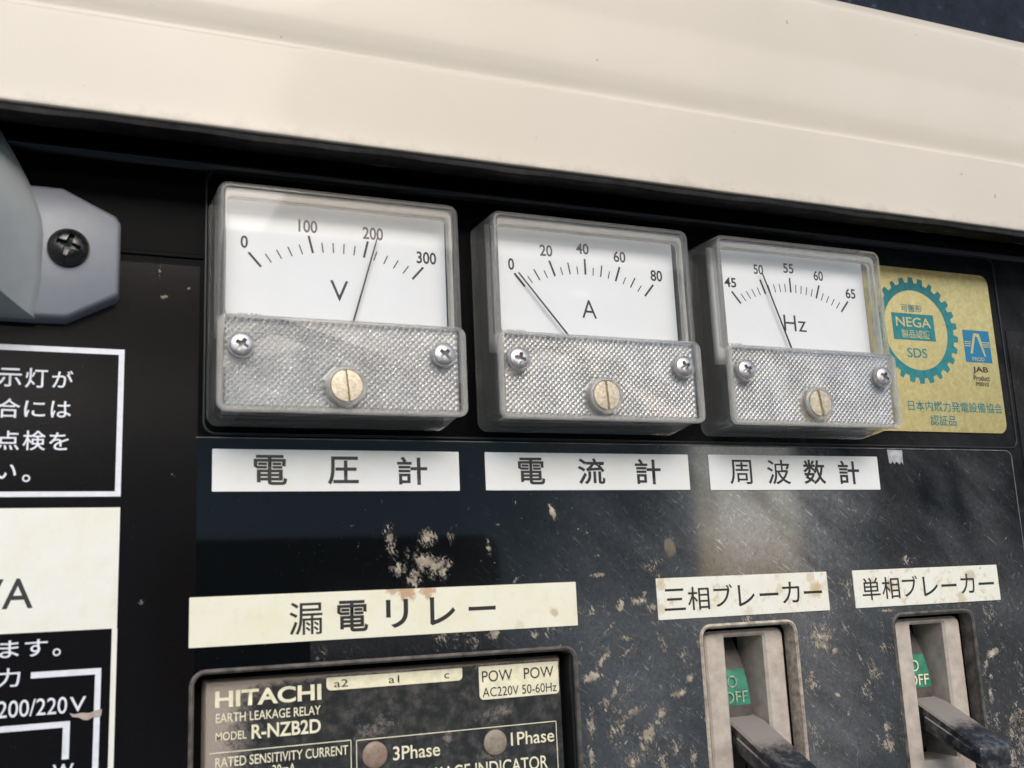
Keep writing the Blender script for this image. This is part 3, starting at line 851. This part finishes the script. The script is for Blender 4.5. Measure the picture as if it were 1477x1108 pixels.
name_label('stained white label reading 単相ブレーカー above the right breaker', (214.3, 271.2, -8.3, 2.5), M_STAINED,
           [('単', 217.2, 223.9, -6.2, .2), ('相', 224.6, 231.3, -6.2, .2), ('ブ', 232.4, 238.4, -5.8, .3), ('レ', 240.4, 246.2, -6.0, -.2), ('ー', 247.6, 253.7, -3.5, -2.7), ('カ', 255.4, 261.1, -5.8, .1), ('ー', 262.8, 269.1, -3.5, -2.7)], .004)

# ================================================================== notice and rating print at the left
nt_ = thing('notice_label', 'black notice label with a white border and white writing at the left edge', 'label', -25, .4, 42)
flat('border', [rect(-62, 13.1, 57.25, 58.5), rect(-62, 13.1, 25.1, 26.25), rect(11.9, 13.1, 26.25, 57.25)], .40, M_WINK, nt_)
for s, x0, x1, z0, z1 in [('示', -12.6, -7.9, 49.1, 53.2), ('灯', -7.2, -2.7, 49.0, 53.4), ('が', -1.8, 2.5, 49.2, 53.1), ('表', -18.2, -13.6, 49.1, 53.3),
                          ('合', -12.4, -7.9, 42.2, 46.5), ('に', -7.1, -2.9, 42.5, 46.1), ('は', -1.8, 2.3, 42.5, 46.2),
                          ('点', -12.2, -7.8, 35.2, 39.4), ('検', -7.1, -2.6, 35.2, 39.5), ('を', -1.9, 2.1, 35.3, 39.2),
                          ('い', -12.0, -8.1, 29.0, 32.2), ('。', -6.9, -5.3, 28.3, 29.9)]:
    text(s, (x0, x1, z0, z1), .47, M_WINK, nt_, .008)
rp = thing('rating_label', 'cream and black rating label with white lines at the lower left edge', 'label', -25, .4, -20)
flat('cream_field', [rect(-62, 13.1, -3.4, 22.7), rect(12.1, 13.2, -62, -3.4)], .40, M_RPLATE, rp)
text('kVA', (-18.5, -3.7, 1.6, 7.9), .47, M_INK, rp, .006)
text('ます', (-9.6, -.5, -8.3, -4.8), .47, M_WINK, rp, .008)
text('。', (.5, 2.1, -8.5, -6.9), .47, M_WINK, rp, .008)
text('出力', (-14.6, -5.5, -14.2, -10.4), .47, M_WINK, rp, .008)
flat('circuit_line', [rect(-3.5, 10.2, -12.75, -11.5), rect(9.0, 10.2, -62, -12.75)], .40, M_WINK, rp)
flat('circuit_line', [rect(-30, 4.4, -23.1, -21.9), rect(3.05, 4.4, -29.5, -23.1)], .40, M_WINK, rp)
text('200/220', (-9.5, 3.7, -20.3, -16.9), .47, M_WINK, rp, .004)
text('V', (4.2, 7.4, -20.1, -17.1), .47, M_WINK, rp, .004)
text('W', (1.4, 5.4, -33.4, -30.4), .47, M_WINK, rp, .012)
flat('mud_smear', [[(4.2, -20.3), (5.2, -20.6), (6.6, -20.4), (8.2, -20.6), (9.4, -20.1), (10.6, -20.0), (10.4, -21.4), (8.8, -21.5), (7.9, -22.0), (7.0, -21.9), (6.0, -21.3), (4.8, -21.1)]],
     .52, simple('mud', (.42, .34, .29), .85, var=.2, scale=700, bumpd=.1), rp, .12)

# ================================================================== gold certification sticker
gd = thing('gold_sticker', 'gold foil certification sticker with a teal gear ring, right of the Hz meter', 'sticker', 255, .4, 70)
slab('foil', 224, 284.0, 44.2, 97.6, .12, .42, M_GOLD, gd, r=3.2, bev=.05, smooth=False)
cx, cz = 250.2, 77.0
ring, fs = [], []
N = 240; nteeth = 26
for i in range(N):
    a = 2 * math.pi * i / N
    ph = (i / N * nteeth) % 1
    ro = 17.5 if .24 < ph < .76 else 15.7
    ring.append((ro, a))
vs_ = [(cx + ro * math.cos(a), .46, cz + ro * math.sin(a)) for ro, a in ring] + [(cx + 13.1 * math.cos(a), .46, cz + 13.1 * math.sin(a)) for _, a in ring]
fs = [(i, (i + 1) % N, N + (i + 1) % N, N + i) for i in range(N)]
mesh('gear_ring', vs_, fs, M_TEAL, gd)
flat('teal_box', [rect(240.7, 258.0, 73.6, 82.3)], .44, M_TEAL, gd, .03)
text('NEGA', (242.2, 256.6, 77.9, 81.1), .50, M_GOLD, gd, .012)
text('製品認証', (244.0, 255.6, 74.2, 77.0), .50, M_GOLD, gd, .004)
text('可搬形', (245.0, 253.6, 82.9, 85.4), .48, M_TEAL, gd, .0)
text('SDS', (245.5, 253.6, 67.9, 71.0), .48, M_TEAL, gd, .006)
text('（社）日本内燃力発電設備協会', (234.0, 283.0, 50.7, 54.1), .48, M_TEAL, gd, .004)
text('認証品', (251.6, 262.3, 46.2, 49.6), .48, M_TEAL, gd, .004)
M_BLUE = simple('blue_ink', (.01, .17, .30), .35, metal=.2)
flat('mark_box', [rect(269.9, 281.4, 67.5, 78.3)], .44, M_BLUE, gd, .03)
flat('arch_mark', [[(272.2, 70.4), (273.2, 70.4), (275.1, 76.3), (275.9, 76.3), (278.2, 69.6), (278.9, 69.6), (276.9, 77.3), (274.5, 77.3)],
                   rect(270.1, 273.0, 74.2, 74.5), rect(270.1, 272.8, 73.5, 73.8), rect(270.1, 272.6, 72.8, 73.1), rect(277.9, 281.2, 74.2, 74.5), rect(278.1, 281.2, 73.5, 73.8), rect(278.3, 281.2, 72.8, 73.1)], .48, M_GOLD, gd, .03)
text('PROD', (272.7, 278.0, 68.0, 69.3), .50, M_GOLD, gd, .01)
text('JAB', (272.2, 279.0, 63.7, 66.1), .48, M_INK, gd, .02)
text('Product', (272.2, 279.3, 61.4, 63.2), .48, M_INK, gd, .008)
text('P0010', (273.0, 278.5, 59.6, 61.0), .48, M_INK, gd, .01)

# scrap of clear tape on the top edge of the overlay
tp = []
for i in range(9):
    tp.append((232.9 + .68 * i, 34.6 + rng.uniform(-.9, .9)))
sc_ = flat('tape_scrap', [[(232.6, 38.3), *tp, (238.5, 38.2)]], .42, simple('old_tape', (.36, .36, .36), .5, var=.3, scale=500), None, .1)
sc_['label'] = 'torn scrap of greyish tape on the panel just right of the 周波数計 label'; sc_['category'] = 'tape'

# ================================================================== earth leakage relay
rl = thing('leakage_relay', 'dusty earth leakage relay lettered HITACHI, sunk in the panel under the long label', 'relay', 76, -8, -60)
cut_rim((29.4, 122.6, -110, -14.4), rl)
K = 1.0135          # the relay face lies 3.4 mm behind the panel face
def rk(*v): return tuple(a * K for a in v)
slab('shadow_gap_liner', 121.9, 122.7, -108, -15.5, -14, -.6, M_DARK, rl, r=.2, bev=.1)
ring_frame('gap_shade', (28.9, 123.1, -109, -13.9), (33.5, 119.0, -107, -18.5), .5, .5, -9, -6.2, M_MATTE, rl, bev=.1)  # black filler ring standing in for the shade of the gap
slab('relay_body', 33.6, 118.9, -106, -19, -16, -7, M_MATTE, rl, r=2, bev=.5)
# cover with a rounded rim; its face carries a dust map
cxs = np.linspace(31.8, 121.0, 300); czs = np.linspace(-100, -15.9, 260)
Xc, Zc = np.meshgrid(cxs, czs)
edge = np.minimum(np.minimum(Xc - 31.8, 121.0 - Xc), -15.9 - Zc)
Dc = -3.75 - 2.2 * np.clip(1 - edge / 1.0, 0, 1) ** 2 + .32 * np.exp(-((edge - .75) / .3) ** 2)
dz_ = np.clip(1.35 * np.exp(-(Xc - 31.8) / 6.5) + 1.1 * np.exp(-(-15.9 - Zc) / 1.3) + .55 * np.exp(-(-15.9 - Zc) / 5) * np.exp(-(Xc - 31.8) / 14) + .45 * np.exp(-(121 - Xc) / 1.0)
              + .42 * blob(Xc, Zc, 103, -28.5, 6, 2.2, 10) + .5 * blob(Xc, Zc, 89.5, -33.5, 1.6, 2.2, 0) + .38 * blob(Xc, Zc, 72, -29.5, 7, 3, 20) + .35 * blob(Xc, Zc, 100, -38.5, 8, 2.5, 0)
              + .30 * (fbm(Xc, Zc, 6, 21, 5, .6) - .35), 0, 1)
nz_, nx_ = Xc.shape
idx = np.arange(nz_ * nx_).reshape(nz_, nx_)
q = np.stack([idx[:-1, :-1], idx[:-1, 1:], idx[1:, 1:], idx[1:, :-1]], -1).reshape(-1, 4)
me = bpy.data.meshes.new('relay_cover')
ow = np.array(world_of(rl))
co = np.stack([Xc * S, -Dc * S, Zc * S], -1).reshape(-1, 3) - ow
me.from_pydata(co.tolist(), [], q.tolist())
at = me.attributes.new('dust', 'FLOAT', 'POINT'); at.data.foreach_set('value', dz_.ravel())
me.materials.append(M_COVER)
me.polygons.foreach_set('use_smooth', [True] * len(me.polygons))
place(bpy.data.objects.new('relay_cover', me), rl)
rd = -3.66
def rt(s, x0, x1, z0, z1, w=.0, mat=M_RELAYC): text(s, rk(x0, x1, z0, z1), rd + .03, mat, rl, w)
rt('HITACHI', 34.0, 57.8, -21.8, -18.2, .028)
rt('EARTH LEAKAGE RELAY', 34.2, 57.6, -25.0, -23.0, .006)
rt('MODEL', 34.2, 40.9, -28.8, -27.0, .006)
rt('R-NZB2D', 42.0, 57.6, -29.0, -25.9, .022)
rt('RATED SENSITIVITY CURRENT', 34.2, 63.9, -34.4, -32.3, .006)
rt('30mA', 46.6, 51.8, -37.2, -35.0, .006)
flat('print_frame', [rect(*rk(32.9, 64.7, -31.4, -31.2)), rect(*rk(64.5, 64.7, -44, -31.2)), rect(*rk(65.8, 117.1, -31.6, -31.4)), rect(*rk(65.8, 66.0, -44, -31.4)), rect(*rk(116.9, 117.1, -44, -31.4))], rd, M_RELAYC, rl, .02)
def tag_plate(x0, x1, z0, z1):
    pts = [(x0, z1), (x0, z0 + .9), (x0 + .3, z0 + .3), (x0 + .9, z0), (x1 - .9, z0), (x1 - .3, z0 + .3), (x1, z0 + .9), (x1, z1)]
    flat('terminal_tag', [[(a * K, b * K) for a, b in pts]], rd, M_RELAYC, rl, .04)
tag_plate(59.0, 92.5, -19.9, -17.0)
tag_plate(96.8, 118.4, -24.9, -17.0)
for s, x0, x1, z0, z1 in [('a2', 60.8, 64.1, -19.3, -17.6), ('a1', 73.9, 76.5, -19.3, -17.6), ('c', 87.8, 89.1, -19.2, -18.0), ('POW', 97.6, 105.7, -20.8, -18.1), ('POW', 108.8, 117.0, -20.8, -18.1), ('AC220V 50-60Hz', 97.6, 117.6, -24.3, -22.1)]:
    text(s, rk(x0, x1, z0, z1), rd + .09, M_INK, rl, .002)
rt('3Phase', 74.6, 86.2, -36.8, -33.7, .008)
rt('1Phase', 104.6, 116.3, -36.3, -33.2, .008)
rt('LEAKAGE INDICATOR', 79.0, 114.2, -42.4, -39.3, .006)
for x, m, lb in ((70.2, M_LAMP2, 'reddish dusty indicator dot'), (100.4, M_LAMP, None)):
    o = lathe('indicator', [(3.0 * K, -4.5), (3.0 * K, rd + .25), (2.6 * K, rd + .55), (1.2, rd + .65)], x * K, -35.1 * K, m, rl, 36)
    if lb: o['label'] = lb

# ================================================================== breakers
def breaker(label, c, box, seed):
    t = thing('circuit_breaker', label, 'circuit breaker', c, -10, -45, 'circuit breakers at the lower right')
    r = random.Random(seed)
    cut_rim(box, t, M_LIP2 if seed == 1 else M_LIP)
    bx = (c - 13.2, c + 13.2, -76, -12.4)
    sl = (c - 6.4, c + 6.4, -53.2, -14.2)
    ring_frame('bezel', bx, sl, 2.4, .25, -16, -3.0, M_BEZEL, t, bev=.7)
    ring_frame('gap_shade', (box[0] - .3, box[1] + .3, -75, box[3] + .3), (bx[0] + .5, bx[1] - .5, -73, bx[3] - .5), .5, .5, -8, -4.4, M_MATTE, t, bev=.1)  # matte black filler, paints the gap round the bezel as shade
    # curved drum inside the slot: a sector of a cylinder with the OFF field printed on it
    def drum(z): return max(-8.4 - 7.5 * ((z + 34) / 20.0) ** 2, -15.5)
    zs = [-54 + i * 1.0 for i in range(47)]
    vs_, fs = [], []
    for z in zs: vs_ += [(c - 7.5, drum(z), z), (c + 6.3 - 2.2, drum(z), z), (c + 4.1, drum(z) - 9, z)]
    for i in range(len(zs) - 1):
        fs += [(3 * i, 3 * i + 1, 3 * i + 4, 3 * i + 3), (3 * i + 1, 3 * i + 2, 3 * i + 5, 3 * i + 4)]
    mesh('drum', vs_, fs, M_DRUM, t, smooth=True)
    slab('slot_backing', c - 18, c + 18, -78, -6, -24, -17, M_MATTE, t, r=.3)
    zg = [-33.0 + i * .8 for i in range(13)]
    vs_, fs = [], []
    for z in zg: vs_ += [(c - 7.3, drum(z) + .06, z), (c + 4.05, drum(z) + .06, z)]
    for i in range(len(zg) - 1): fs.append((2 * i, 2 * i + 1, 2 * i + 3, 2 * i + 2))
    mesh('off_field', vs_, fs, M_GREEN, t, smooth=True)
    text('O', (c - 2.8, c + .4, -28.3, -25.0), drum(-26) + .75, M_RELAYC if seed == 2 else M_FADED, t, -.004)
    text('OFF', (c - 4.9, c + 3.1, -32.4, -29.2), drum(-31) + .45, M_RELAYC if seed == 2 else M_FADED, t, .004)
    # handle: a tapering hollow lever tilted down, thrown to OFF
    hx0, hx1 = c - 5.6, c + 5.6
    L_ = [(-13, -35.0, -42.5), (-4, -37.2, -44.4), (5, -41.4, -48.4), (12, -44.8, -51.0), (17, -47.2, -52.8)]   # d, z top, z bottom
    vs_, fs = [], []
    e = .55
    for k, (d, zt, zb) in enumerate(L_):
        vs_ += [(hx0 + e, d, zt), (hx1 - e, d, zt), (hx1, d, zt - e), (hx1, d, zb + e), (hx1 - e, d, zb), (hx0 + e, d, zb), (hx0, d, zb + e), (hx0, d, zt - e)]
    d, zt, zb = L_[-1]
    vs_ += [(hx0 + 2 * e, d + .5, zt - e), (hx1 - 2 * e, d + .5, zt - e), (hx1 - e, d + .5, zt - 2 * e), (hx1 - e, d + .5, zb + 2 * e), (hx1 - 2 * e, d + .5, zb + e), (hx0 + 2 * e, d + .5, zb + e), (hx0 + e, d + .5, zb + 2 * e), (hx0 + e, d + .5, zt - 2 * e)]
    m = len(L_) + 1
    for j in range(m - 1):
        for i in range(8):
            i2 = (i + 1) % 8
            fs.append((j * 8 + i, j * 8 + i2, (j + 1) * 8 + i2, (j + 1) * 8 + i))
    fs += [tuple(range(8)), tuple(range((m - 1) * 8, m * 8))]
    h_ = mesh('handle', vs_, fs, M_HANDLE, t, smooth=True)
    # the raised side rail along the left flank of the lever
    vs_ = []
    for d, zt, zb in ((-2, -40.8, -42.8), (14.5, -48.2, -50.6)):
        vs_ += [(hx0 - .45, d, zt), (hx0 - .45, d, zb), (hx0 + .1, d, zb - .3), (hx0 + .1, d, zt + .3)]
    mesh('handle_rail', vs_, [(0, 1, 5, 4), (3, 0, 4, 7), (1, 2, 6, 5), (0, 1, 2, 3), (4, 5, 6, 7)], M_HANDLE, t)
    return t
def handle_mat():
    m, nt, b = new_mat('worn_black_handle')
    f = noise(nt, 350, 6, .75)
    geo = nd(nt, 'ShaderNodeNewGeometry')
    sep = nd(nt, 'ShaderNodeSeparateXYZ'); nt.links.new(geo.outputs['Position'], sep.inputs[0])
    # old dust lies on the upper flank near the slot and wears off towards the tip
    grad = nd(nt, 'ShaderNodeMapRange'); nt.links.new(sep.outputs['Y'], grad.inputs[0])
    grad.inputs[1].default_value = -.014; grad.inputs[2].default_value = .003
    s2 = nd(nt, 'ShaderNodeSeparateXYZ'); nt.links.new(geo.outputs['Normal'], s2.inputs[0])
    up = smooth_step(nt, s2.outputs['Z'], .2, .7)
    msk = smooth_step(nt, mth(nt, 'ADD', mth(nt, 'MULTIPLY', mth(nt, 'MULTIPLY', grad.outputs[0], up), .8), mth(nt, 'MULTIPLY', f, .5)), .42, .75)
    c = mixc(nt, smooth_step(nt, f, .42, .72), (.014, .015, .018), (.12, .12, .115))
    c = mixc(nt, msk, c, (.25, .215, .185))
    nt.links.new(c, b.inputs['Base Color'])
    nt.links.new(mixc(nt, msk, (.3,) * 3, (.7,) * 3), b.inputs['Roughness'])
    bump(nt, b, f, .08)
    return m
M_HANDLE = handle_mat()
breaker('circuit breaker with a dusty lever thrown to OFF, under the 三相ブレーカー label', 177.3, BR_CUT[0], 1)
breaker('circuit breaker with lever thrown to OFF, under the 単相ブレーカー label, rightmost', 243.7, BR_CUT[1], 2)

# ================================================================== lamp bracket at the left edge
lb = thing('lamp_holder', 'grey plastic lamp holder with one black screw at the left edge', 'lamp holder', -25, 0, 80)
def plate_out(e):
    return [(-64, 64.6 + e), (-6.0, 63.9 + e), (.6, 64.0 + e), (10.6 - e, 69.4 + e * .7), (11.3 - e, 70.6), (11.3 - e, 86.9), (10.3 - e, 88.6 - e * .7), (-1.2, 94.2 - e), (-64, 94.4 - e)]
loft('mounting_plate', [(plate_out(-.3), .3), (plate_out(0), 4.4), (plate_out(.45), 5.2), (plate_out(1.0), 5.5)], M_BRACKET, lb)
# bulging shade that rises out of the plate towards the left
def shade(u):      # u 0..1 from the plate outwards: boundary polygon on the right, closed far left
    dx = -13.5 * u ** .92
    base = [(-5.8, 63.6), (-5.1, 68), (-4.6, 72.5), (-4.5, 78), (-4.5, 83), (-4.9, 86), (-6.1, 90), (-8.2, 95.2), (-11.2, 101.0), (-15.5, 108.5), (-60, 112.0)]
    out = []
    for x, z in base:
        zz = z + (0 if z > 70 else (70 - z) * u * .9)
        out.append((x + dx, zz - (z - 84) * .04 * u))
    out.append((-60, 63.6 + 6 * u))
    return out
loft('lamp_shade', [(shade(0), 4.0)] + [(shade(u), 5.4 + 21 * u) for u in (0.02, .1, .2, .32, .45, .6, .8, 1.0)], M_SHADE, lb)
lathe('screw_washer', [(4.5, 5.4), (4.5, 5.55), (3.6, 5.6)], .5, 79.9, M_DARK, lb, 48)
screw_head('screw', .4, 79.9, 6.6, 4.25, 2.0, M_DSCREW, lb, rot=18, depth=2.2, slot=.75, rings=40, seg=144)
